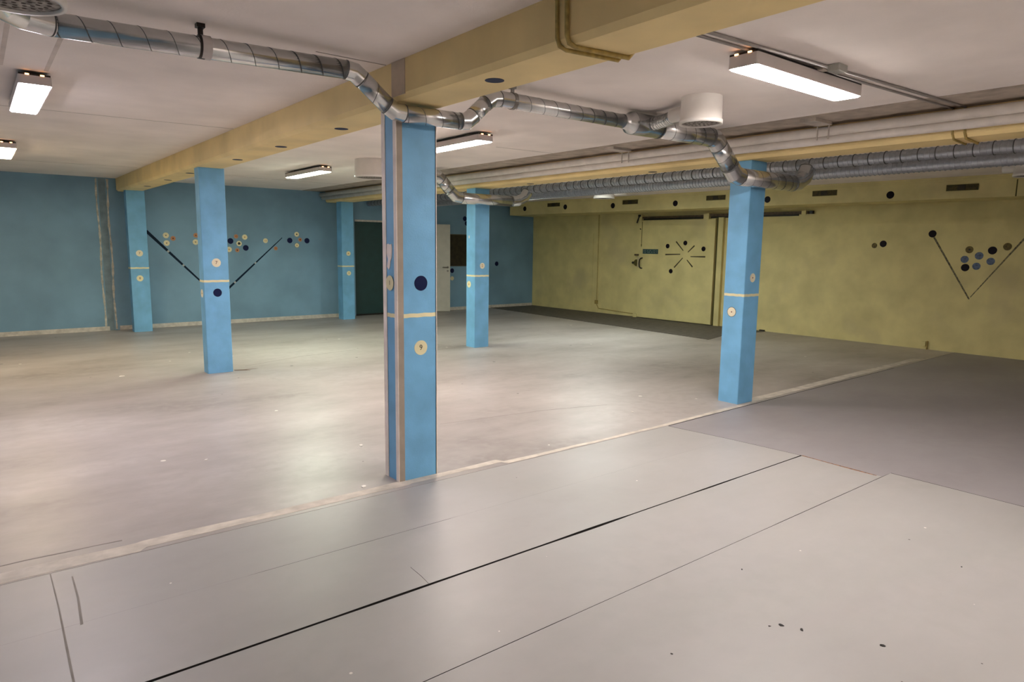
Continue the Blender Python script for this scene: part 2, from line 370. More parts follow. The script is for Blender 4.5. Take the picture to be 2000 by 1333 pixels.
# bare filler lines where a wall was taken out
def filler(a, w, phase):
    P = []; Q = []
    for i in range(60):
        z = 0.02+2.66*i/59; ww = w*(0.45+0.55*abs(math.sin(i*0.37+phase))+0.5*random.random()*(1 if i % 3 else 0))
        c = a+0.008*math.sin(i*0.21+phase)
        P.append((c-ww/2, z)); Q.append((c+ww/2, z))
    bm = BM(); prism(bm, P+Q[::-1], 0.0, -0.004); o = on(FB, 'plaster_line', bm, WPLAST, 0, 0, 0); return o
for o in (filler(1.800, 0.028, 0.3), filler(1.965, 0.030, 1.9)):
    mw = o.matrix_basis.copy(); o.parent = WB; o.matrix_basis = WB.matrix_basis.inverted() @ mw
wb = wall_box('old_wall_scar', FB, 1.83, 1.94, 0.0, 2.69, 0, 0.002, mat('grey_wall_scar', (0.20, 0.27, 0.31), 0.8, var=0.08, scale=8)); wb.matrix_basis = Matrix(); wb.parent = WB

# ------------------------------------------------------------------ beams
def beam(name, x0, x1, y0, y1, label):
    c = 0.028; P = [(x0, ZC+0.01), (x0, ZB+c), (x0+c, ZB), (x1-c, ZB), (x1, ZB+c), (x1, ZC+0.01)]
    bm = BM(); a = [bm.verts.new((x, y0, z)) for x, z in P]; b = [bm.verts.new((x, y1, z)) for x, z in P]
    bm.faces.new(a); bm.faces.new(b[::-1])
    for k in range(6): bm.faces.new((a[k], a[(k+1) % 6], b[(k+1) % 6], b[k]))
    return tag(obj(name, bm, BEAMY), label, 'beam')
BA = beam('ceiling_beam', 2.105, 2.462, YF, 14.00, 'broad yellow ceiling beam over the near column, running back to the blue wall')
BB = beam('ceiling_beam', 6.035, 6.425, YF, 14.06, 'yellow ceiling beam behind the white pipes, over the right-hand row of columns')
bm = BM(); box(bm, (2.099, 3.70, ZB+0.02), (2.106, 3.86, ZC-0.002)); obj('plaster_patch', bm, mat('pink_plaster', (0.66, 0.53, 0.40), 0.8), BA, label='paler pinkish plaster patch over the near column')

# bulkhead along the yellow wall
def bulk():
    b = thing('bulkhead', 'long yellow box bulkhead under the ceiling along the yellow wall, with dark slots', 'bulkhead', FK.at(0, 0), 0)
    bm = BM()
    def corner(a, d): return FK.at(a, 0, d)-FK.at(0, 0)
    P = []
    for a, d in ((YF-0.05, 0), (13.95, 0)): P.append(corner(a, d)[:2])
    w0 = FY.at(14.16, 0, 0.002)-FK.at(0, 0); w1 = FY.at(YF, 0, 0.002)-FK.at(0, 0)
    P += [w0[:2], w1[:2]]
    slab(bm, P, 2.385, ZC+0.01); obj('box', bm, YEL, b)
    bm = BM()
    for z0, d in ((2.640, 0.02), (2.668, 0.045)):
        Q = [corner(YF-0.05, d)[:2], corner(13.93, d)[:2], corner(13.93, -0.01)[:2], corner(YF-0.05, -0.01)[:2]]
        slab(bm, Q, z0, ZC)
    obj('cornice', bm, YEL, b)
    bm = BM(); Q = [corner(3.20, 0.003)[:2], corner(3.215, 0.003)[:2], corner(3.215, -0.01)[:2], corner(3.20, -0.01)[:2]]; slab(bm, Q, 2.386, 2.62); obj('joint', bm, OLIVE, b)
bulk()

# ------------------------------------------------------------------ columns
def column(x, y, wx, wy, label, grp, guards=False, zband=1.133):
    t = thing('column', label, 'column', (x+wx/2, y+wy/2, 0), 0, grp)
    X0, X1, Y0, Y1 = -wx/2, wx/2, -wy/2, wy/2
    bm = BM(); box(bm, (X0, Y0, 0), (X1, Y1, ZB+0.002))
    es = [e for e in bm.edges if abs(e.verts[0].co.z-e.verts[1].co.z) > 1]
    bmesh.ops.bevel(bm, geom=es, offset=0.008, segments=3, profile=0.5, affect='EDGES')
    obj('shaft', bm, BLUE, t)
    bm = BM(); h = 0.0135; e = 0.0015
    n = 10
    def strip(p0, p1, nrm):
        a = []; b = []
        for i in range(n+1):
            q = Vector(p0).lerp(Vector(p1), i/n); wv = 0.0015*math.sin(i*1.7+x)
            a.append(bm.verts.new((q.x, q.y, zband+h+wv))); b.append(bm.verts.new((q.x, q.y, zband-h+wv)))
        for i in range(n): bm.faces.new((a[i], a[i+1], b[i+1], b[i]))
    c = 0.008
    loop = [(X0-e, Y0+c), (X0+c*0.25, Y0+c*0.25-e), (X0+c, Y0-e), (X1-c, Y0-e), (X1-c*0.25, Y0+c*0.25-e), (X1+e, Y0+c), (X1+e, Y1-c), (X1-c, Y1+e), (X0+c, Y1+e), (X0-e, Y1-c)]
    for i in range(len(loop)): strip((*loop[i], 0), (*loop[(i+1) % len(loop)], 0), None)
    bmesh.ops.remove_doubles(bm, verts=bm.verts, dist=0.0001)
    obj('stripe', bm, CREAM, t, label='pale yellow painted stripe around the column')
    if guards:
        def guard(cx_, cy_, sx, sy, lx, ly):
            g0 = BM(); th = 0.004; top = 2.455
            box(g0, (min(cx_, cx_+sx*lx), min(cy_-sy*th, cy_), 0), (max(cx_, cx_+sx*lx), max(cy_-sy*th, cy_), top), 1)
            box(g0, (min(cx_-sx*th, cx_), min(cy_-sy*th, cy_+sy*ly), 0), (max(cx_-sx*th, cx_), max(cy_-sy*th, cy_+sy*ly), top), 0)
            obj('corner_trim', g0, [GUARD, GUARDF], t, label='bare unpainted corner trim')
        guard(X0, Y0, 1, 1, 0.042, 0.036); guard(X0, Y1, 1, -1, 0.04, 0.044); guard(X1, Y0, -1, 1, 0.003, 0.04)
    return t
CA = [(2.166, 3.932, 0.295, 0.187), (2.166, 8.693, 0.295, 0.187), (2.166, 13.49, 0.295, 0.187)]
CB = [(6.123, 3.920, 0.272, 0.238), (6.123, 8.646, 0.272, 0.238), (6.123, 13.487, 0.272, 0.238)]
gA = 'blue columns under the broad beam'; gB = 'blue columns of the right-hand row'
ta = column(*CA[0], 'nearest blue square column with bare pinkish corner trims, standing in the middle', gA, True)
column(*CA[1], 'blue column left of the nearest one, with a 7 disc and a navy disc', gA)
column(*CA[2], 'farthest left blue column, close to the blue wall under the broad beam', gA)
column(*CB[0], 'blue column at the right beside the yellow wall, duct bend crossing its top', gB)
column(*CB[1], 'blue column between the near column and the yellow wall, duct across its top', gB)
column(*CB[2], 'far blue column just left of the dark green door', gB)
# peeled paint on the left face of the near column
P = [(-0.035, 0.0), (-0.02, 0.05), (-0.040, 0.09), (-0.036, 0.145), (-0.02, 0.152), (0.005, 0.145), (0.03, 0.15), (0.036, 0.12), (0.03, 0.06), (0.012, 0.035), (0.005, 0.0), (-0.01, -0.02)]
bm = BM(); prism(bm, P, 0.0, -0.003); o = obj('peeled_patch', bm, GUARD, ta, (-0.1475, 0.007, 1.455), math.radians(-90))
bm = BM(); box(bm, (-0.012, -0.004, -0.02), (0.012, 0, 0.02), 0, 0.001)
tag(obj('paper_tag', bm, WHITE, None, (6.123, 8.806, 1.735), math.radians(-90)), 'tiny white tag high on the left face of the column before the doors', 'tag')

# ------------------------------------------------------------------ round film stickers
def sticker(face, a, z, r, m, label, group, text=None, tm=INK, tsize=None, d=0.0, ring=False, dot=None, sx=1.0):
    bm = BM(); disc(bm, r, 0.0016, 0, 44, 0.012)
    if sx != 1.0:
        for v in bm.verts: v.co.x *= sx
    o = on(face, 'round_sticker', bm, m, a, z, d); tag(o, label, 'sticker', group)
    if ring:
        bm = BM(); n = 44
        for r0, r1 in ((r-0.0025, r+0.0015),):
            A = [bm.verts.new((r0*math.cos(2*math.pi*k/n), -0.0022, r0*math.sin(2*math.pi*k/n))) for k in range(n)]
            B = [bm.verts.new((r1*math.cos(2*math.pi*k/n), -0.0022, r1*math.sin(2*math.pi*k/n))) for k in range(n)]
            B2 = [bm.verts.new((r1*math.cos(2*math.pi*k/n), 0, r1*math.sin(2*math.pi*k/n))) for k in range(n)]
            for k in range(n):
                bm.faces.new((A[k], A[(k+1) % n], B[(k+1) % n], B[k])); bm.faces.new((B[k], B[(k+1) % n], B2[(k+1) % n], B2[k]))
        obj('outline', bm, OUTL, o, label='thin dark outline')
    if text:
        me = text_mesh(text, tsize or r*1.0); me.materials.append(tm)
        q = bpy.data.objects.new('digit', me); COL.objects.link(q); q.parent = o; q.location = (0, -0.0020, 0); q['label'] = 'handwritten dark number ' + text
    if dot:
        bm = BM(); disc(bm, dot[0], 0.0008, 0, 14, 0.12); q = obj('centre_mark', bm, dot[1], o, (dot[2] if len(dot) > 2 else 0, -0.0016, 0), label='small dark mark in the middle')
    return o
def cf(c): return Face((c[0], c[1], 0), (1, 0, 0)), Face((c[0], c[1], 0), (0, -1, 0), -1)
FA = [cf(c) for c in CA]; FBc = [cf(c) for c in CB]
g1 = 'round stickers on the columns'
sticker(FA[0][0], 0.176, 1.347, 0.050, NAVY, 'large plain navy disc on the nearest column, above its stripe', g1)
sticker(FA[0][0], 0.173, 0.911, 0.050, CREAM, 'cream disc marked 9 on the nearest column, below its stripe', g1, '9', INK, 0.052)
sticker(FA[0][1], 0.096, 1.348, 0.050, CREAM, 'cream disc marked 1 on the narrow left face of the nearest column', g1, '1', INK, 0.042, d=0.004)
sticker(FA[1][0], 0.154, 1.355, 0.052, PALE, 'pale disc marked 7 on the column left of the nearest', g1, '7', REDINK, 0.055)
sticker(FA[1][0], 0.152, 0.992, 0.050, NAVY, 'plain navy disc below the stripe of the column left of the nearest', g1)
sticker(FA[1][1], 0.143-0.04, 0.982, 0.050, PALE, 'pale disc on the narrow side of the column left of the nearest', g1, dot=(0.008, REDINK))
sticker(FA[2][0], 0.157, 1.392, 0.055, PALE, 'pale disc marked 7 above the stripe of the farthest left column', g1, '7', REDINK, 0.055)
sticker(FA[2][0], 0.141, 0.952, 0.053, CREAM, 'cream disc marked 8 below the stripe of the farthest left column', g1, '8', REDINK, 0.055)
sticker(FBc[0][0], 0.136, 1.311, 0.046, PALE, 'pale disc above the stripe on the shaded face of the right column', g1, dot=(0.008, REDINK))
sticker(FBc[0][1], 0.132, 0.956, 0.050, PALE, 'pale outlined disc below the stripe on the lit face of the right column', g1, ring=True, dot=(0.007, REDINK))
sticker(FBc[1][0], 0.140, 1.290, 0.046, PALE, 'pale disc marked 2 in orange on the column right of the white door', g1, '2', ORINK, 0.062)
sticker(FBc[1][1], 0.161, 0.997, 0.052, CREAM, 'cream disc below the stripe on the left face of the column before the white door', g1, dot=(0.012, ORINK))
sticker(FBc[2][0], 0.144, 1.402, 0.048, CREAM, 'cream disc above the stripe of the column beside the green door', g1, dot=(0.012, ORINK))
sticker(FBc[2][0], 0.146, 0.986, 0.048, CREAM, 'cream disc marked 1 below the stripe of the column beside the green door', g1, '1', INK, 0.06)

g2 = 'billiard-ball stickers on the blue wall'
sticker(FB, 2.871, 1.717, 0.052, CREAM, 'upper cream disc of the trio above the left cue on the blue wall', g2, dot=(0.010, INK))
sticker(FB, 2.991, 1.663, 0.044, ORNG, 'orange disc of the trio above the left cue on the blue wall', g2, dot=(0.014, REDINK))
sticker(FB, 2.877, 1.575, 0.052, CREAM, 'lower cream disc of the trio above the left cue on the blue wall', g2, dot=(0.010, INK))
sticker(FB, 3.395, 1.728, 0.044, ORNG, 'orange disc half hidden by the left edge of the column with the 7', g2, dot=(0.012, REDINK))
sticker(FB, 3.384, 1.601, 0.052, CREAM, 'cream disc half hidden by the left edge of the column with the 7', g2, dot=(0.010, INK))
sticker(FB, 4.030, 1.630, 0.056, NAVY, 'navy disc touching the right edge of the column with the 7', g2)
sticker(FB, 4.141, 1.722, 0.040, ORNG, 'orange disc marked 10 at the top of the middle wall group', g2, '10', REDINK, 0.05)
sticker(FB, 4.309, 1.711, 0.052, CREAM, 'cream disc at the upper right of the middle wall group', g2, dot=(0.012, ORINK))
sticker(FB, 4.194, 1.583, 0.052, CREAM, 'cream disc with a big black centre in the middle wall group', g2, dot=(0.026, INK))
sticker(FB, 3.997, 1.465, 0.052, CREAM, 'cream disc at the lower left of the middle wall group', g2, dot=(0.012, ORINK))
sticker(FB, 4.154, 1.451, 0.040, ORNG, 'orange disc at the bottom of the middle wall group', g2, dot=(0.014, REDINK))
sticker(FB, 4.321, 1.498, 0.056, NAVY, 'navy disc at the lower right of the middle wall group', g2)
sticker(FB, 4.720, 1.646, 0.048, CREAM, 'lone cream disc left of the right cue tip', g2, '13', ORINK, 0.045)
sticker(FB, 4.925, 1.492, 0.040, ORNG, 'lone orange disc just under the right cue', g2, '15', REDINK, 0.045)
sticker(FB, 5.226, 1.659, 0.056, NAVY, 'left navy disc of the group right of the right cue', g2)
sticker(FB, 5.378, 1.789, 0.050, CREAM, 'top cream disc of the group right of the right cue', g2, dot=(0.014, INK))
sticker(FB, 5.447, 1.678, 0.040, ORNG, 'orange disc in the group right of the right cue', g2, dot=(0.014, REDINK))
sticker(FB, 5.376, 1.560, 0.048, CREAM, 'bottom outlined cream disc of the group right of the right cue', g2, ring=True, dot=(0.012, ORINK))
sticker(FB, 5.597, 1.659, 0.056, NAVY, 'right navy disc of the group right of the right cue', g2)
sticker(FB, 9.306, 0.981, 0.058, NAVY, 'navy disc beside the open white door, under the brown board', g2)
sticker(FB, 9.307, 0.791, 0.052, CREAM, 'small cream disc under the navy one beside the open white door', g2)
sticker(FB, 9.689, 2.262, 0.060, NAVY, 'upper navy disc near the ceiling at the column before the doors', g2)
sticker(FB, 9.745, 2.150, 0.060, NAVY, 'lower navy disc near the ceiling, mostly behind the column before the doors', g2)
sticker(FB, 10.705, 1.143, 0.058, NAVY, 'lone navy disc on the blue wall near the yellow corner', g2)

g3 = 'faded ball stickers on the yellow wall'
sticker(FY, 5.220, 1.723, 0.056, BLACKF, 'black disc of the pair on the yellow wall right of the column', g3)
sticker(FY, 5.360, 1.692, 0.045, BROWNF, 'small faded brown disc left of the black one on the yellow wall', g3)
sticker(FY, 4.478, 1.888, 0.058, BLACKF, 'black disc at the top end of the left faded cue', g3)
sticker(FY, 3.937, 1.639, 0.055, BROWNF, 'faded brown disc at the top left of the group inside the V', g3, dot=(0.015, INK))
sticker(FY, 3.798, 1.546, 0.058, BLUEF, 'faded blue disc in the upper middle of the group inside the V', g3)
sticker(FY, 3.630, 1.631, 0.060, BLACKF, 'black disc at the upper right of the group inside the V', g3)
sticker(FY, 3.443, 1.691, 0.056, BROWNF, 'faded brown disc beside the right faded cue', g3)
sticker(FY, 3.989, 1.487, 0.056, BLUEF, 'leftmost faded blue disc of the group inside the V', g3)
sticker(FY, 3.970, 1.359, 0.058, BLACKF, 'black disc at the lower left of the group inside the V', g3)
sticker(FY, 3.820, 1.384, 0.056, BLUEF, 'lowest faded blue disc of the group inside the V', g3)
sticker(FY, 3.638, 1.464, 0.056, BLUEF, 'rightmost faded blue disc of the group inside the V', g3)

g4 = 'dark discs on the bulkhead'
for (a, z), lb in zip([(13.387, 2.537), (11.976, 2.534), (10.522, 2.513), (8.888, 2.501), (6.91, 2.495), (4.849, 2.48)],
    ['dark disc at the far end of the bulkhead, above the blue corner', 'dark disc on the bulkhead, second from its far end', 'dark disc on the bulkhead left of the second slot',
     'dark disc on the bulkhead above the sliding door', 'dark disc on the bulkhead just right of the right column', 'dark disc on the bulkhead nearest the viewer']):
    sticker(FK, a, z, 0.058, BLACKF, lb, g4)
# discs on the undersides of the beams
g5 = 'dark discs under the beams'
bd = [((2.26, 3.02), 'dark disc under the broad beam, right of the nearest column'), ((2.30, 5.03), 'dark disc under the broad beam, first one left of the nearest column'),
      ((2.30, 6.33), 'dark disc under the broad beam, second one left of the nearest column'), ((2.30, 7.63), 'dark disc under the broad beam, right of the column with the 7'),
      ((2.28, 9.55), 'dark disc under the broad beam, left of the column with the 7'), ((2.29, 10.85), 'dark disc under the broad beam, last but one before the blue wall'), ((2.29, 12.3), 'tiny dark disc under the broad beam nearest the blue wall'),
      ((6.26, 7.50), 'dark disc under the right beam, left of the right column pair'), ((6.28, 5.31), 'dark disc under the right beam above the sliding door')]
for (x, y), lb in bd:
    bm = BM(); n = 40; rr = 0.052
    a = [bm.verts.new((rr*math.cos(2*math.pi*k/n), rr*math.sin(2*math.pi*k/n), 0)) for k in range(n)]; b = [bm.verts.new((v.co.x, v.co.y, -0.0016)) for v in a]
    bm.faces.new(a); bm.faces.new(b[::-1])
    for k in range(n): bm.faces.new((a[k], a[(k+1) % n], b[(k+1) % n], b[k]))
    tag(obj('round_sticker', bm, NAVY, None, (x, y, ZB)), lb, 'sticker', g5)

# ------------------------------------------------------------------ cue decals
def cue(face, p0, p1, w0, w1, gaps, m, label, group, d=0.0, th=0.0015):
    """tapered cue silhouette from butt p0 to tip p1; gaps = joints as fractions"""
    A = Vector((p0[0]*face.sg, p0[1])); B = Vector((p1[0]*face.sg, p1[1])); dd = (B-A); L_ = dd.length; dd.normalize(); nn = Vector((-dd.y, dd.x))
    bm = BM(); cuts = [0.0]+[c for q in gaps for c in (q-0.012, q+0.012)]+[1.0]
    for i in range(0, len(cuts), 2):
        t0, t1 = cuts[i], cuts[i+1]; h0 = (w0+(w1-w0)*t0)/2; h1 = (w0+(w1-w0)*t1)/2
        q = [A+dd*L_*t0+nn*h0, A+dd*L_*t1+nn*h1, A+dd*L_*t1-nn*h1, A+dd*L_*t0-nn*h0]
        prism(bm, [(v.x-A.x, v.y-A.y) for v in q], 0.0, -th)
    o = obj('cue_decal', bm, m, None, face.at(p0[0], p0[1], d), face.rz); tag(o, label, 'wall decal', group)
    if gaps:
        for q_ in gaps:
            bm = BM(); h = (w0+(w1-w0)*q_)/2*0.75; q = [A+dd*L_*(q_-0.011)+nn*h, A+dd*L_*(q_+0.011)+nn*h, A+dd*L_*(q_+0.011)-nn*h, A+dd*L_*(q_-0.011)-nn*h]
            prism(bm, [(v.x-A.x, v.y-A.y) for v in q], 0.0, -0.001)
            obj('joint_ring', bm, BOXG, o, label='pale joint ring')
    return o
CUEM = mat('dark_cue_film', (0.006, 0.016, 0.035), 0.6, spec=0.1)
CUEF = mat('faded_cue_film', (0.20, 0.17, 0.095), 0.7, var=0.3, scale=40)
cue(FB, (2.545, 1.790), (3.66, 0.62), 0.055, 0.022, [0.315, 0.54], CUEM, 'left navy cue on the blue wall, slanting down behind the column', 'cue decals on the blue wall')
cue(FB, (3.78, 0.54), (5.066, 1.712), 0.046, 0.014, [0.235, 0.56], CUEM, 'right navy cue on the blue wall, rising to the right', 'cue decals on the blue wall')
cue(FY, (4.455, 1.839), (3.872, 0.864), 0.028, 0.022, [], CUEF, 'left faded grey cue line of the V on the yellow wall', 'cue lines on the yellow wall')
cue(FY, (3.036, 2.124), (3.858, 0.897), 0.032, 0.012, [], CUEF, 'right faded grey cue line of the V on the yellow wall', 'cue lines on the yellow wall')

# ------------------------------------------------------------------ yellow sliding door
def wb_child(par, name, face, a0, a1, z0, z1, d0, d1, m, bev=0.0, label=None):
    """box in wall coordinates, parented to a thing whose frame is the wall frame"""
    bm = BM(); lo = min(a0*face.sg, a1*face.sg); hi = max(a0*face.sg, a1*face.sg)
    box(bm, (lo, -d1, z0), (hi, -d0, z1), 0, bev); return obj(name, bm, m, par, label=label)
DL = 0.09
D3 = bpy.data.objects.new('door_3', None); COL.objects.link(D3); D3.location = FY.o; D3.rotation_euler = (0, 0, FY.rz); struct(D3)
leaf3 = wb_child(D3, 'leaf', FY, 8.47, 10.46, 0.02, 2.215, 0.02, DL, YEL, 0.004)
wb_child(D3, 'lower_guide', FY, 10.44, 10.54, 0.0, 0.09, 0.0, DL+0.02, YEL)
wb_child(D3, 'shadow_gap', FY, 8.415, 8.468, 0.01, 2.24, 0.0, 0.035, OLIVE)
wb_child(D3, 'side_frame', FY, 8.30, 8.415, 0.0, 2.24, 0.0, 0.07, YEL)
wb_child(D3, 'head_slot', FY, 8.76, 10.39, 2.225, 2.30, 0.0, 0.03, BRN)
wb_child(D3, 'rail', FY, 8.76, 10.39, 2.262, 2.300, 0.03, 0.075, BRNM, label='rusty brown hanging rail')
wb_child(D3, 'rail', FY, 6.55, 8.63, 2.262, 2.315, 0.0, 0.06, BRNM, label='rusty brown hanging rail')
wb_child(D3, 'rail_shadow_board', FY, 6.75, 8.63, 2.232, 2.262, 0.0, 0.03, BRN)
wb_child(D3, 'hanger', FY, 8.63, 8.76, 2.19, 2.33, 0.0, DL+0.01, YEL)
wb_child(D3, 'hanger', FY, 10.39, 10.47, 2.19, 2.34, 0.0, DL+0.01, YEL)
wb_child(D3, 'rail_stop', FY, 6.46, 6.52, 2.262, 2.318, 0.0, 0.07, METD)
wb_child(D3, 'rail_bracket', FY, 6.58, 6.66, 2.25, 2.32, 0.06, 0.085, YEL)
bm = BM(); tube(bm, [(-10.56, -0.05, 2.17), (-10.50, -0.09, 2.24), (-10.44, -0.11, 2.33)], 0.016, 10); box(bm, (-10.47, -0.13, 2.30), (-10.41, -0.02, 2.345)); obj('latch_arm', bm, METD, D3, label='dark latch arm')
bm = BM(); tube(bm, [(-10.37, -DL-0.008, 2.19), (-10.37, -DL-0.008, 1.62)], 0.005, 8); tube(bm, [(-10.37, -DL-0.01, 1.68), (-10.37, -DL-0.01, 1.65)], 0.010, 8); obj('pull_cord', bm, OLIVE, leaf3)
bm = BM(); tube(bm, [(-10.43, -DL-0.004, 2.03), (-10.40, -DL-0.018, 2.02)], 0.012, 8); obj('hook', bm, METD, leaf3)
# lock with strap, triangular keeper and curved grip
bm = BM(); box(bm, (-10.56, -DL-0.02, 1.425), (-10.44, -DL+0.0, 1.460), 0, 0.006); obj('hasp', bm, BRNM, leaf3)
bm = BM(); prism(bm, [(-10.60, 1.265), (-10.53, 1.335), (-10.49, 1.335), (-10.49, 1.185), (-10.53, 1.19)], -0.0, -0.10); obj('keeper', bm, OLIVE, D3)
bm = BM(); tube(bm, [(-10.588, -0.100, 1.262), (-10.588, -0.125, 1.262)], 0.026, 16); obj('lock_knob', bm, METD, D3)
bm = BM(); tube(bm, [(-10.335, -DL, 1.375), (-10.345, -DL-0.045, 1.365), (-10.375, -DL-0.055, 1.33), (-10.385, -DL-0.055, 1.25), (-10.375, -DL-0.055, 1.18), (-10.35, -DL-0.045, 1.145), (-10.34, -DL, 1.14)], 0.014, 10); obj('handle', bm, METD, leaf3, label='dark curved pull handle')
bm = BM(); box(bm, (-10.475, -DL-0.012, 1.16), (-10.40, -DL, 1.40), 0, 0.004); obj('lock_plate', bm, mat('pale_lock_plate', (0.62, 0.52, 0.30), 0.5), leaf3)
# small dark green sign
sg = thing('door_sign', 'small dark green sign with pale lettering above the sliding door handle', 'sign', FY.at(10.115, 1.522, DL), FY.rz)
bm = BM(); box(bm, (-0.216, -0.003, -0.053), (0.216, 0, 0.053), 0, 0.001); obj('plate', bm, SIGNT, sg)
bm = BM(); x = -0.19
while x < 0.18:
    wd = random.uniform(0.010, 0.028)
    if random.random() < 0.82:
        for zz in (0.018, -0.020): 
            if random.random() < 0.75: box(bm, (x, -0.0036, zz-random.uniform(0.004, 0.012)), (x+wd, -0.003, zz+random.uniform(0.004, 0.012)))
    x += wd+random.uniform(0.006, 0.014)
obj('lettering', bm, SIGNL, sg)
g6 = 'dark discs on the sliding door'
for (a, z), lb in zip([(9.647, 1.647), (9.188, 1.716), (8.727, 1.596), (9.534, 1.103)], ['dark disc left of the star of cues on the sliding door', 'dark disc above the star of cues on the sliding door', 'dark purple disc right of the star of cues on the sliding door', 'dark disc below the star of cues on the sliding door']):
    sticker(FY, a, z, 0.050, BLACKF, lb, g6, d=DL)
CUED = mat('dark_brown_cue_film', (0.05, 0.035, 0.01), 0.6)
sl = [((9.699, 1.462), (9.306, 1.475), 'left horizontal cue of the star on the sliding door'), ((9.428, 1.748), (9.231, 1.552), 'upper left cue of the star on the sliding door'),
      ((8.952, 1.663), (9.112, 1.521), 'upper right cue of the star on the sliding door'), ((8.674, 1.432), (9.041, 1.430), 'right horizontal cue of the star on the sliding door'),
      ((8.977, 1.21), (9.128, 1.358), 'lower right cue of the star on the sliding door'), ((9.451, 1.184), (9.236, 1.399), 'lower left cue of the star on the sliding door')]
for p0, p1, lb in sl: cue(FY, p0, p1, 0.030, 0.018, [], CUED, lb, 'cues of the star on the sliding door', d=DL)
# old panel left of the door, and the cable run with its box
wp = wall_box('wall_panel', FY, 11.94, 13.76, 0.0, 1.935, 0, 0.012, YEL); wp.parent = WY; wp.matrix_basis = Matrix()
wp = wall_box('wall_rib', FY, 11.74, 11.79, 0.0, 2.385, 0, 0.010, YEL); wp.parent = WY; wp.matrix_basis = Matrix()
t = thing('cable_run', 'yellow-painted cable with a small junction box low beside the sliding door', 'cable', FY.o, FY.rz)
bm = BM(); tube(bm, [(-11.765, -0.020, 2.38), (-11.765, -0.020, 0.20), (-11.70, -0.020, 0.115), (-10.57, -0.020, 0.070)], 0.007, 8); obj('cable', bm, CONDY, t)
bm = BM(); box(bm, (-11.81, -0.05, 0.22), (-11.73, -0.010, 0.31), 0, 0.004); obj('junction_box', bm, CONDY, t)
t = thing('socket_box', 'small yellow socket box at the foot of the yellow wall below the V', 'socket', FY.at(4.432, 0.0, 0), FY.rz)
bm = BM(); box(bm, (-0.045, -0.04, 0.05), (0.02, 0, 0.13), 0, 0.004); obj('box', bm, YEL, t)
bm = BM(); box(bm, (0.03, -0.03, 0.0), (0.045, 0, 0.14)); obj('pipe_stub', bm, CONDY, t)
bm = BM(); box(bm, (-0.05, -0.05, 0), (0.05, 0, 0.028), 0, 0.004); tag(on(FY, 'door_stop', bm, METD, 7.33, 0, 0.0), 'black floor stop at the foot of the yellow wall behind the right column', 'door stop')

# slots in the bulkhead
g7 = 'dark slots in the bulkhead'
for (a, z), lb in zip([(12.36, 2.600), (10.04, 2.572), (7.965, 2.572), (5.887, 2.558), (3.87, 2.543)],
    ['brownish bulkhead slot farthest away, over the old wall panel', 'bulkhead slot left of the sliding door rail', 'bulkhead slot beside the left edge of the right column', 'bulkhead slot just right of the duct bend', 'bulkhead slot nearest the viewer, at the far right']):
    t = thing('vent_slot', lb, 'vent', FK.at(a, z, 0), FK.rz, g7)
    bm = BM(); box(bm, (-0.20, -0.004, -0.040), (0.20, 0.0, 0.040)); obj('back', bm, SLOT, t)
    bm = BM()
    for s in ((-0.205, -0.045, 0.205, -0.036), (-0.205, 0.036, 0.205, 0.045), (-0.205, -0.036, -0.196, 0.036), (0.196, -0.036, 0.205, 0.036)):
        box(bm, (s[0], -0.012, s[1]), (s[2], 0.0, s[3]))
    obj('frame', bm, OLIVE, t)
    bm = BM(); box(bm, (-0.06, -0.010, -0.036), (0.04, -0.003, 0.036)); obj('shutter', bm, BRN, t)

# ------------------------------------------------------------------ doors in the blue wall
D1 = bpy.data.objects.new('door_1', None); COL.objects.link(D1); D1.location = FB.o; D1.rotation_euler = (0, 0, FB.rz); struct(D1)
wb_child(D1, 'leaf', FB, 6.70, 8.36, 0.03, 2.10, -0.10, -0.05, TEAL)
wb_child(D1, 'head_frame', FB, 6.70, 8.36, 2.10, 2.14, -0.12, 0.02, BASEB)
wb_child(D1, 'side_frame', FB, 8.32, 8.36, 0.0, 2.10, -0.12, 0.02, BASEB)
wb_child(D1, 'meeting_strip', FB, 7.52, 7.54, 0.03, 2.10, -0.05, -0.045, TEAL)
wb_child(D1, 'threshold', FB, 6.70, 8.36, -0.02, 0.03, -0.15, 0.0, UNDER)
hx, hy = 8.40, 14.07; fx, fy = 9.03, 13.785
ang = math.atan2(fy-hy, fx-hx); LL = math.hypot(fx-hx, fy-hy)
D2 = bpy.data.objects.new('door_2', None); COL.objects.link(D2); D2.location = (hx, hy, 0); D2.rotation_euler = (0, 0, ang); struct(D2)
bm = BM(); box(bm, (0, 0, 0.012), (LL, 0.04, 2.095), 0, 0.003); leaf2 = obj('leaf', bm, DOORW, D2)
bm = BM(); tube(bm, [(LL-0.06, 0, 1.075), (LL-0.06, -0.05, 1.075), (LL-0.19, -0.055, 1.075)], 0.010, 10); tube(bm, [(LL-0.06, 0.0, 1.075), (LL-0.06, -0.008, 1.075)], 0.026, 16); obj('handle', bm, STEEL, leaf2, label='steel lever handle')
bm = BM(); tube(bm, [(LL-0.06, 0.0, 0.99), (LL-0.06, -0.010, 0.99)], 0.024, 16); obj('keyhole', bm, STEEL, leaf2)
for hz in (0.2, 1.8):
    bm = BM(); box(bm, (-0.01, -0.01, hz), (0.012, 0.03, hz+0.1)); obj('hinge', bm, STEEL, D2)
t = thing('wall_board', 'dark brown board on the blue wall between the white door and a column', 'board', FB.at(9.50, 1.48, 0), FB.rz)
bm = BM(); box(bm, (-0.43, -0.015, -0.375), (0.43, 0, 0.375)); obj('panel', bm, BRN, t)
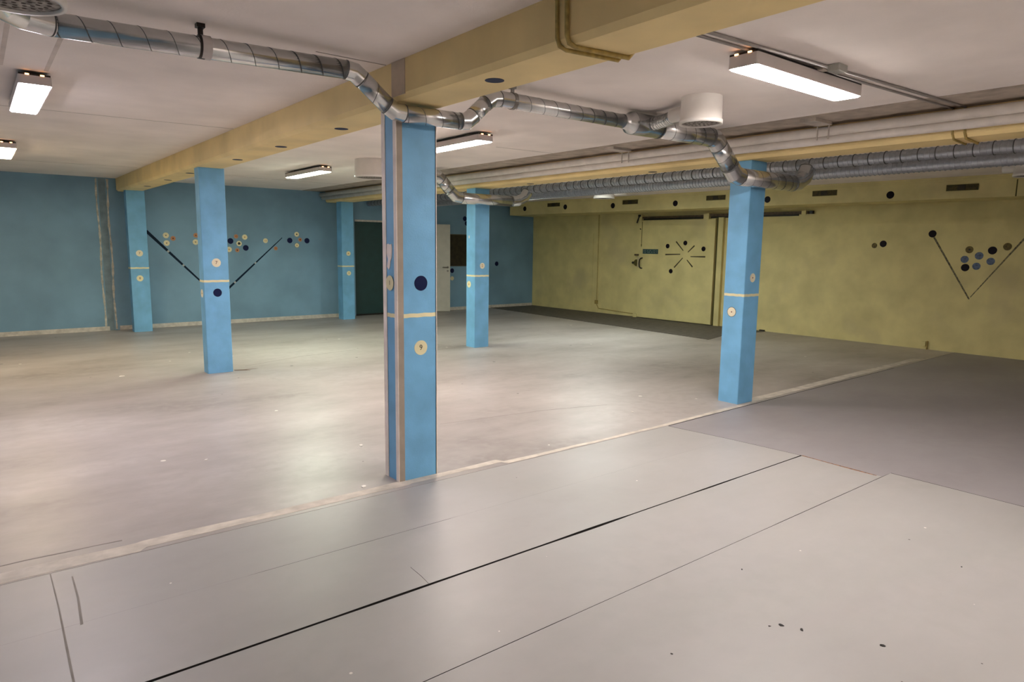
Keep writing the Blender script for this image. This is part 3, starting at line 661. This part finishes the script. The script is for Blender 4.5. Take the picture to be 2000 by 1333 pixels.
bm = BM(); box(bm, (-0.45, -0.025, 0.375), (0.45, 0, 0.395)); box(bm, (-0.45, -0.025, -0.39), (0.45, 0, -0.375)); obj('frame', bm, mat('olive_brown_frame', (0.10, 0.085, 0.05), 0.6), t)

# dark plate on the floor by the yellow wall
bm = BM(); slab(bm, [(10.14, 7.15), (10.85, 7.33), (12.15, 7.25), (11.955, 14.13), (10.50, 14.12)], 0.0, 0.006)
tag(obj('floor_plate', bm, PLATE), 'dark grey floor plate along the yellow wall in front of the sliding door', 'floor plate')

# ------------------------------------------------------------------ lamps
def lamp(x, y, along_y, length, near, col, label, strength=1.0, width=0.185):
    rz = math.radians(90) if along_y else 0
    if near < 0: rz += math.pi
    t = thing('ceiling_lamp', label, 'lamp', (x, y, ZC), rz, 'fluorescent box lamps on the ceiling')
    L2, W2 = length/2, width/2; z0, z1 = (2.612 if along_y else 2.602)-ZC, 2.668-ZC
    bm = BM(); box(bm, (-L2, -W2, z0), (L2, W2, z1), 0)
    es = [e for e in bm.edges if abs(e.verts[0].co.z-e.verts[1].co.z) > 0.01]
    bmesh.ops.bevel(bm, geom=es, offset=0.014, segments=3, profile=0.5, affect='EDGES'); hs = obj('housing', bm, HOUSE, t)
    em = mat('lit_diffuser', (0.9, 0.9, 0.9), 0.5, emit=(col, LAMP*strength))
    bm = BM(); box(bm, (-L2+0.012, -W2+0.010, z0-0.006), (L2-0.012, W2-0.010, z0-0.0005))
    es = [e for e in bm.edges if abs(e.verts[0].co.z-e.verts[1].co.z) > 0.001]
    bmesh.ops.bevel(bm, geom=es, offset=0.010, segments=2, profile=0.5, affect='EDGES'); obj('diffuser', bm, em, t, label='bright white diffuser')
    bm = BM(); box(bm, (-L2+0.004, -W2+0.005, z1), (L2-0.004, W2-0.005, z1+0.012)); obj('painted_shadow_gap', bm, METD, hs)  # dark strip painted in for the shadow gap above the housing
    bm = BM()
    for sx_ in (-0.6, 0.6):
        bm = BM(); box(bm, (sx_*L2-0.03, -0.04, z1+0.012), (sx_*L2+0.03, 0.04, 0.0)); obj('mounting_bracket', bm, BRKT, hs)
    gm = mat('glowing_slot', (0.8, 0.4, 0.1), 0.5, emit=((1.0, 0.42, 0.14), 3.0))
    for sy in (-0.45, 0.45):
        bm = BM(); box(bm, (-L2-0.002, sy*W2-0.011, z1+0.001), (-L2+0.006, sy*W2+0.011, z1+0.009)); obj('glowing_slot', bm, gm, hs, label='small orange glowing slot')
    return t
lamp(4.035, 2.290, False, 1.22, 1, (1.0, 0.93, 0.88), 'lit box lamp at the upper right, beyond the broad beam', 1.15)
lamp(0.415, 6.220, True, 1.27, 1, (0.98, 0.90, 1.0), 'lit box lamp at the upper left, the nearer of two', 0.80)
lamp(0.400, 10.200, True, 1.27, 1, (1.0, 0.78, 0.48), 'warm lit box lamp cut by the left edge, near the blue wall', 0.85)
lamp(4.005, 6.120, True, 1.27, 1, (1.0, 0.88, 0.80), 'lit box lamp partly hidden behind the nearest column', 1.3)
lamp(4.005, 9.970, True, 1.34, 1, (0.88, 1.0, 0.78), 'farthest lit box lamp, left of the white air drum', 1.25)

lamp(8.40, 8.300, True, 1.27, 1, (0.90, 1.0, 0.93), 'lit box lamp over the right bay, hidden behind the ribbed ducts', 1.25)

lamp(2.70, -1.25, False, 1.22, 1, (1.0, 0.93, 0.88), 'added unseen box lamp behind the viewer', 1.6)  # unseen lamp, added to brighten the columns, beams and ceiling

# ------------------------------------------------------------------ ducts
def straight(t, name, a, b, r, pitch=0.126, phase=0.0, m=(GALV, SEAM)):
    bm = BM(); tube(bm, [a, b], r, 28); helix(bm, a, b, r, pitch, phase=phase); return obj(name, bm, list(m), t)
def elbow(t, pts, r, name='elbow', m=(GALV, SEAM)):
    bm = BM(); tube(bm, pts, r+0.0012, 28)
    P = [Vector(p) for p in pts]
    for k in range(1, len(P)-1):
        t_ = ((P[k]-P[k-1]).normalized()+(P[k+1]-P[k]).normalized()).normalized()
        for e in bm.edges:
            if abs((e.verts[0].co-P[k]).dot(t_)) < 1e-5 and abs((e.verts[1].co-P[k]).dot(t_)) < 1e-5: e.smooth = False
    ring_at(bm, P[0]+(P[1]-P[0])*0.06, P[1]-P[0], r+0.001, 0.006, 1, 28, 0.0012); ring_at(bm, P[-1]+(P[-2]-P[-1])*0.06, P[-1]-P[-2], r+0.001, 0.006, 1, 28, 0.0012)
    return obj(name, bm, list(m), t)
YD = 3.84
t = thing('ventilation_duct', 'long bright spiral duct with three bends crossing under the broad beam to the right', 'duct', (0, YD, 0))
r1, r2 = 0.053, 0.082
v = lambda x, z: (x, 0, z)
elbow(t, [(0.14, -0.50, 2.600), (0.14, -0.26, 2.585), (0.175, -0.13, 2.577), (0.25, -0.035, 2.572), (0.37, 0, 2.570)], r1)
straight(t, 'straight_section', v(0.36, 2.570), v(1.80, 2.607), r1)
elbow(t, [v(1.785, 2.607), v(1.845, 2.600), v(1.895, 2.565)], r1)
straight(t, 'straight_section', v(1.888, 2.572), v(2.065, 2.435), r1, phase=1.0)
elbow(t, [v(2.055, 2.443), v(2.110, 2.413), v(2.175, 2.408)], r1)
straight(t, 'straight_section', v(2.17, 2.408), v(2.60, 2.412), r1)
elbow(t, [v(2.585, 2.412), v(2.645, 2.418), v(2.700, 2.462)], r1)
straight(t, 'straight_section', v(2.695, 2.457), v(2.805, 2.560), r1, pitch=0.2)
elbow(t, [v(2.797, 2.552), v(2.85, 2.590), v(2.915, 2.600)], r1)
straight(t, 'straight_section', v(2.905, 2.600), v(4.20, 2.600), r1)
bm = BM(); tube(bm, [v(4.15, 2.600), v(4.20, 2.600), v(4.235, 2.598), v(4.27, 2.598), v(4.60, 2.598)], r1, 28, radii=[r1+0.003, r1+0.006, r2+0.004, r2+0.007, r2+0.005])
ring_at(bm, v(4.27, 2.598), (1, 0, 0), r2+0.004, 0.02, 0, 28, 0.005); ring_at(bm, v(4.585, 2.598), (1, 0, 0), r2+0.004, 0.006, 1, 28)
obj('branch_collar', bm, [GALV, SEAM], t)
straight(t, 'straight_section', v(4.58, 2.598), v(5.32, 2.598), r2, 0.14)
elbow(t, [v(5.30, 2.598), v(5.37, 2.590), v(5.445, 2.535)], r2)
straight(t, 'straight_section', v(5.435, 2.545), v(5.645, 2.365), r2, 0.12)
elbow(t, [v(5.635, 2.372), v(5.715, 2.305), v(5.815, 2.285)], r2)
straight(t, 'straight_section', v(5.80, 2.285), v(6.76, 2.285), r2, 0.14)
elbow(t, [v(6.74, 2.285), v(6.86, 2.300), v(6.97, 2.355), v(7.04, 2.46)], r2)
# short ribbed branch to the white air drum
bm = BM(); bp = [(4.42, -0.02, 2.60), (4.42, -0.16, 2.603), (4.39, -0.27, 2.608), (4.34, -0.37, 2.612)]
tube(bm, bp, 0.050, 24)
for a, b in zip(bp, bp[1:]):
    a = Vector(a); b = Vector(b)
    for k in range(4): ring_at(bm, a.lerp(b, (k+0.5)/4), b-a, 0.050, 0.010, 0, 24, 0.003)
obj('flexible_branch', bm, [GALV, SEAM], t)
def strap(t, x, y, z, r):
    bm = BM(); ring_at(bm, (x, y, z), (1, 0, 0), r+0.002, 0.030, 0, 28, 0.003)
    box(bm, (x-0.012, y-0.006, z+r), (x+0.012, y+0.006, ZC)); box(bm, (x-0.02, y-0.02, ZC-0.02), (x+0.02, y+0.02, ZC))
    obj('hanger_strap', bm, [METD if x < 1.5 else STEEL], t)
strap(t, 1.00, 0, 2.587, r1); strap(t, 3.03, 0, 2.600, r1)
bm = BM(); ring_at(bm, (1.02, 0, 2.588), (1, 0, 0), r1+0.002, 0.045, 0, 28, 0.004); obj('clamp_band', bm, HOUSE, t, label='pale clamp band')
# second, farther duct of the same kind
YD2 = 8.50
t = thing('ventilation_duct', 'farther spiral duct dipping under the right beam, before the column near the doors', 'duct', (0, YD2, 0))
straight(t, 'straight_section', v(4.40, 2.598), v(5.30, 2.598), r2, 0.14)
elbow(t, [v(5.28, 2.598), v(5.35, 2.590), v(5.425, 2.535)], r2)
straight(t, 'straight_section', v(5.415, 2.545), v(5.575, 2.385), r2, 0.12)
elbow(t, [v(5.565, 2.392), v(5.655, 2.315), v(5.765, 2.298)], r2)
straight(t, 'straight_section', v(5.75, 2.298), v(6.72, 2.298), r2, 0.5)
elbow(t, [v(6.70, 2.298), v(6.84, 2.310), v(6.96, 2.360), v(7.04, 2.46)], r2)
# two long ribbed ducts behind the right beam
def long_duct(x, z, r, pitch, label, dark, m):
    t = thing('ribbed_duct', label, 'duct', (x, 0, z), 0, 'long ribbed ducts behind the right beam')
    bm = BM(); tube(bm, [(0, YF, 0), (0, 14.07, 0)], r, 24)
    y = YF+0.05
    while y < 14.0:
        ring_at(bm, (0, y, 0), (0, 1, 0), r, 0.006, 0, 24, 0.005); y += pitch
    if dark:
        y = YF+0.1
        while y < 14.0: ring_at(bm, (0, y, 0), (0, 1, 0), r+0.004, 0.006, 1, 24, 0.004); y += dark
    obj('duct_run', bm, [m, SEAM], t); return t
long_duct(7.05, 2.502, 0.055, 0.05, 'upper ribbed grey duct running behind the right beam', 0.15, GALVR)
long_duct(7.45, 2.445, 0.062, 0.047, 'lower ribbed grey duct running behind the right beam', 0, GALVR)

# white air drums
def drum(x, y, r, z0, label, spigot=None, m=WHITE, loc_d=None, perf=True):
    t = thing('air_drum', label, 'air diffuser', (x, y, 0), 0, 'white air drums under the ceiling')
    bm = BM(); n = 48; prof = [(r*0.97, ZC), (r*0.985, ZC-0.05), (r, z0+0.03), (r+0.006, z0+0.028), (r+0.006, z0), (r*0.93, z0-0.0), (r*0.93, z0+0.012)]
    R = [[bm.verts.new((q*math.cos(2*math.pi*k/n), q*math.sin(2*math.pi*k/n), z)) for k in range(n)] for q, z in prof]
    for a, b in zip(R, R[1:]):
        for k in range(n): f = bm.faces.new((a[k], a[(k+1) % n], b[(k+1) % n], b[k])); f.smooth = True
    dr = obj('drum', bm, m, t)
    bm = BM(); n = 36
    a = [bm.verts.new((r*0.94*math.cos(2*math.pi*k/n), r*0.94*math.sin(2*math.pi*k/n), z0+0.010)) for k in range(n)]; bm.faces.new(a)
    rr = 0.022; cnt = 0
    while rr < r*0.88:
        m_ = int(2*math.pi*rr/0.030)
        for k in range(m_):
            c = (rr*math.cos(2*math.pi*k/m_+rr*40), rr*math.sin(2*math.pi*k/m_+rr*40))
            hr = 0.0085
            f = bm.faces.new([bm.verts.new((c[0]+hr*math.cos(q*math.pi/4), c[1]+hr*math.sin(q*math.pi/4), z0+0.0088)) for q in range(8)]); f.material_index = 1
        rr += 0.030
    obj('perforated_plate', bm, [PERF, HOLE], dr, label='dusty perforated plate')
    if spigot:
        bm = BM(); tube(bm, [(0, 0, 2.612), spigot], 0.052, 24); obj('spigot', bm, m, t)
    return t
drum(4.275, 3.180, 0.150, 2.505, 'white air drum beside the duct branch, under the box lamp', (0.045, 0.30, 2.612))
drum(0.185, 3.140, 0.160, 2.450, 'dusty perforated air drum cut by the upper left corner', (-0.02, 0.27, 2.60), WHITE)
drum(4.225, 8.300, 0.235, 2.465, 'wide white air drum left of the nearest column, near the far lamp')
drum(9.35, 9.05, 0.19, 2.505, 'white air drum beyond the ribbed ducts, left of the bulkhead slots', (0.28, -0.30, 2.612))
drum(9.95, 2.62, 0.19, 2.505, 'white air drum at the right edge below the ribbed ducts', (-0.02, 0.30, 2.612))

# white pipes beside the right beam
t = thing('insulated_pipe', 'upper white insulated pipe running the whole length of the right beam', 'pipe', (5.925, 0, 2.628), 0, 'white pipes beside the right beam')
bm = BM(); tube(bm, [(0, YF, 0), (0, 14.05, 0)], 0.0405, 24); obj('pipe', bm, PIPEW, t)
t = thing('insulated_pipe', 'lower white insulated pipe running the whole length of the right beam', 'pipe', (5.965, 0, 2.560), 0, 'white pipes beside the right beam')
bm = BM(); tube(bm, [(0, YF, 0), (0, 14.05, 0)], 0.0375, 24); obj('pipe', bm, PIPEW, t)
for (y, lb) in ((5.36, 'pipe bracket box above the white pipes, between the near and right columns'), (3.08, 'pipe bracket box above the white pipes, under the upper right lamp')):
    t = thing('pipe_bracket', lb, 'bracket', (5.78, y, ZC), 0, 'pipe bracket boxes')
    bm = BM(); box(bm, (-0.19, -0.07, -0.032), (0.10, 0.07, 0), 0, 0.004); obj('plate', bm, BRKT, t)
    for sy in (-0.055, 0.045):
        bm = BM(); box(bm, (0.075, sy, -0.15), (0.083, sy+0.01, -0.03)); obj('hanger_rod', bm, BRKT, t)

# conduits wrapping both beams
def conduit(y0, y1, r, label, lead):
    t = thing('conduit', label, 'conduit', (0, 0, 0), 0, 'conduits wrapping the beams')
    f = lambda x: y0+(y1-y0)*(x-2.1)/(6.03-2.1)
    zc = ZC-r; zb = ZB-r
    bm = BM(); tube(bm, [(XL, f(XL)*0.2+y0*0.8, zc), (2.07, y0, zc)], r, 10); obj('ceiling_run', bm, CONDG, t)
    xa = 2.105-r
    bm = BM(); tube(bm, [(xa-0.03, y0, zc), (xa, y0, zc-0.02), (xa, y0-0.005, zb+0.045), (xa+0.012, y0-0.008, zb+0.012), (xa+0.05, y0-0.012, zb), (2.44, y0-0.05, zb), (2.462+r, y0-0.052, zb+0.03), (2.462+r, y0-0.055, zc-0.02), (2.50, f(2.5)-0.0, zc)], r+0.001, 12); obj('beam_run', bm, CONDY, t, label='yellow-painted run around the beam')
    bm = BM(); tube(bm, [(2.49, f(2.5), zc), (5.99, f(6.0), zc)], r, 10); obj('ceiling_run', bm, CONDG, t)
    xb = 6.035-r
    bm = BM(); tube(bm, [(xb-0.03, f(6), zc), (xb, f(6), zc-0.03), (xb, f(6)+0.0, zb+0.04), (xb+0.04, f(6), zb), (6.40, f(6)+0.03, zb), (6.43+r, f(6)+0.03, zb+0.03), (6.43+r, f(6)+0.03, zc)], r, 12); obj('beam_run', bm, CONDY, t, label='yellow-painted run around the beam')
    return t
conduit(2.285, 2.045, 0.0095, 'thicker conduit wrapping both beams, nearer the viewer at the top right', 0)
conduit(2.350, 2.130, 0.0080, 'thinner conduit wrapping both beams, beside the thicker one', 0)
bm = BM(); box(bm, (-0.055, -0.035, -0.042), (0.055, 0.035, 0), 0, 0.005); tag(obj('junction_box', bm, BOXG, None, (4.15, 2.12, ZC)), 'small grey junction box on the conduits behind the upper right lamp', 'junction box')
bm = BM(); box(bm, (-0.035, -0.030, -0.030), (0.035, 0.030, 0), 0, 0.005); tag(obj('cable_clip', bm, BRKT, None, (4.10, 2.195, ZC)), 'small pale cable clip touching the junction box by the upper right lamp', 'cable clip')

# ------------------------------------------------------------------ litter on the floor
def crumb(x, y, s, m, label, grp, name):
    bm = BM(); n = 7; P = []
    for k in range(n):
        a = 2*math.pi*k/n; rr = s*random.uniform(0.5, 1.0); P.append((rr*1.5*math.cos(a), rr*math.sin(a)))
    slab(bm, P, 0.0, max(0.0012, s*0.25)); o = obj(name, bm, m, None, (x, y, 0), random.uniform(0, 3)); return tag(o, label, 'debris', grp)
for x, y, s, lb in [(2.607, 1.394, 0.010, 'largest dark crumb of the little row on the front floor'), (2.56, 1.42, 0.006, 'tiny dark crumb at the left of the little row on the front floor'), (2.645, 1.321, 0.009, 'dark crumb just below the row on the front floor'),
                    (2.799, 1.059, 0.010, 'dark crumb at the bottom of the front floor, rightmost'), (2.064, 1.547, 0.005, 'dark crumb near the bottom centre of the front floor'), (2.924, 1.79, 0.005, 'lone dark crumb above the row on the front floor'), (3.858, 1.123, 0.005, 'lone dark crumb at the right side of the front floor')]:
    crumb(x, y, s, DUSTD, lb, 'dark crumbs on the front floor', 'crumb')
for x, y, s, lb in [(2.332, 4.859, 0.018, 'white paint chip left of the foot of the nearest column'), (1.93, 3.99, 0.020, 'pale splinter at the left foot of the nearest column'), (4.98, 4.344, 0.014, 'white chip between the nearest and the right column'),
                    (1.3, 9.1, 0.025, 'white chip in front of the farthest left column'), (1.25, 5.2, 0.012, 'white chip on the concrete at the left')]:
    crumb(x, y, s, CHIPW, lb, 'white chips on the concrete', 'paint_chip')
bm = BM(); slab(bm, [(2.50, 8.80), (2.60, 8.76), (2.78, 8.74), (2.62, 8.72), (2.66, 8.66), (2.57, 8.70), (2.49, 8.74)], 0.0, 0.0015)
tag(obj('floor_scrap', bm, mat('brown_scrap', (0.14, 0.085, 0.06), 0.8)), 'brown scrap at the foot of the column with the 7', 'debris')
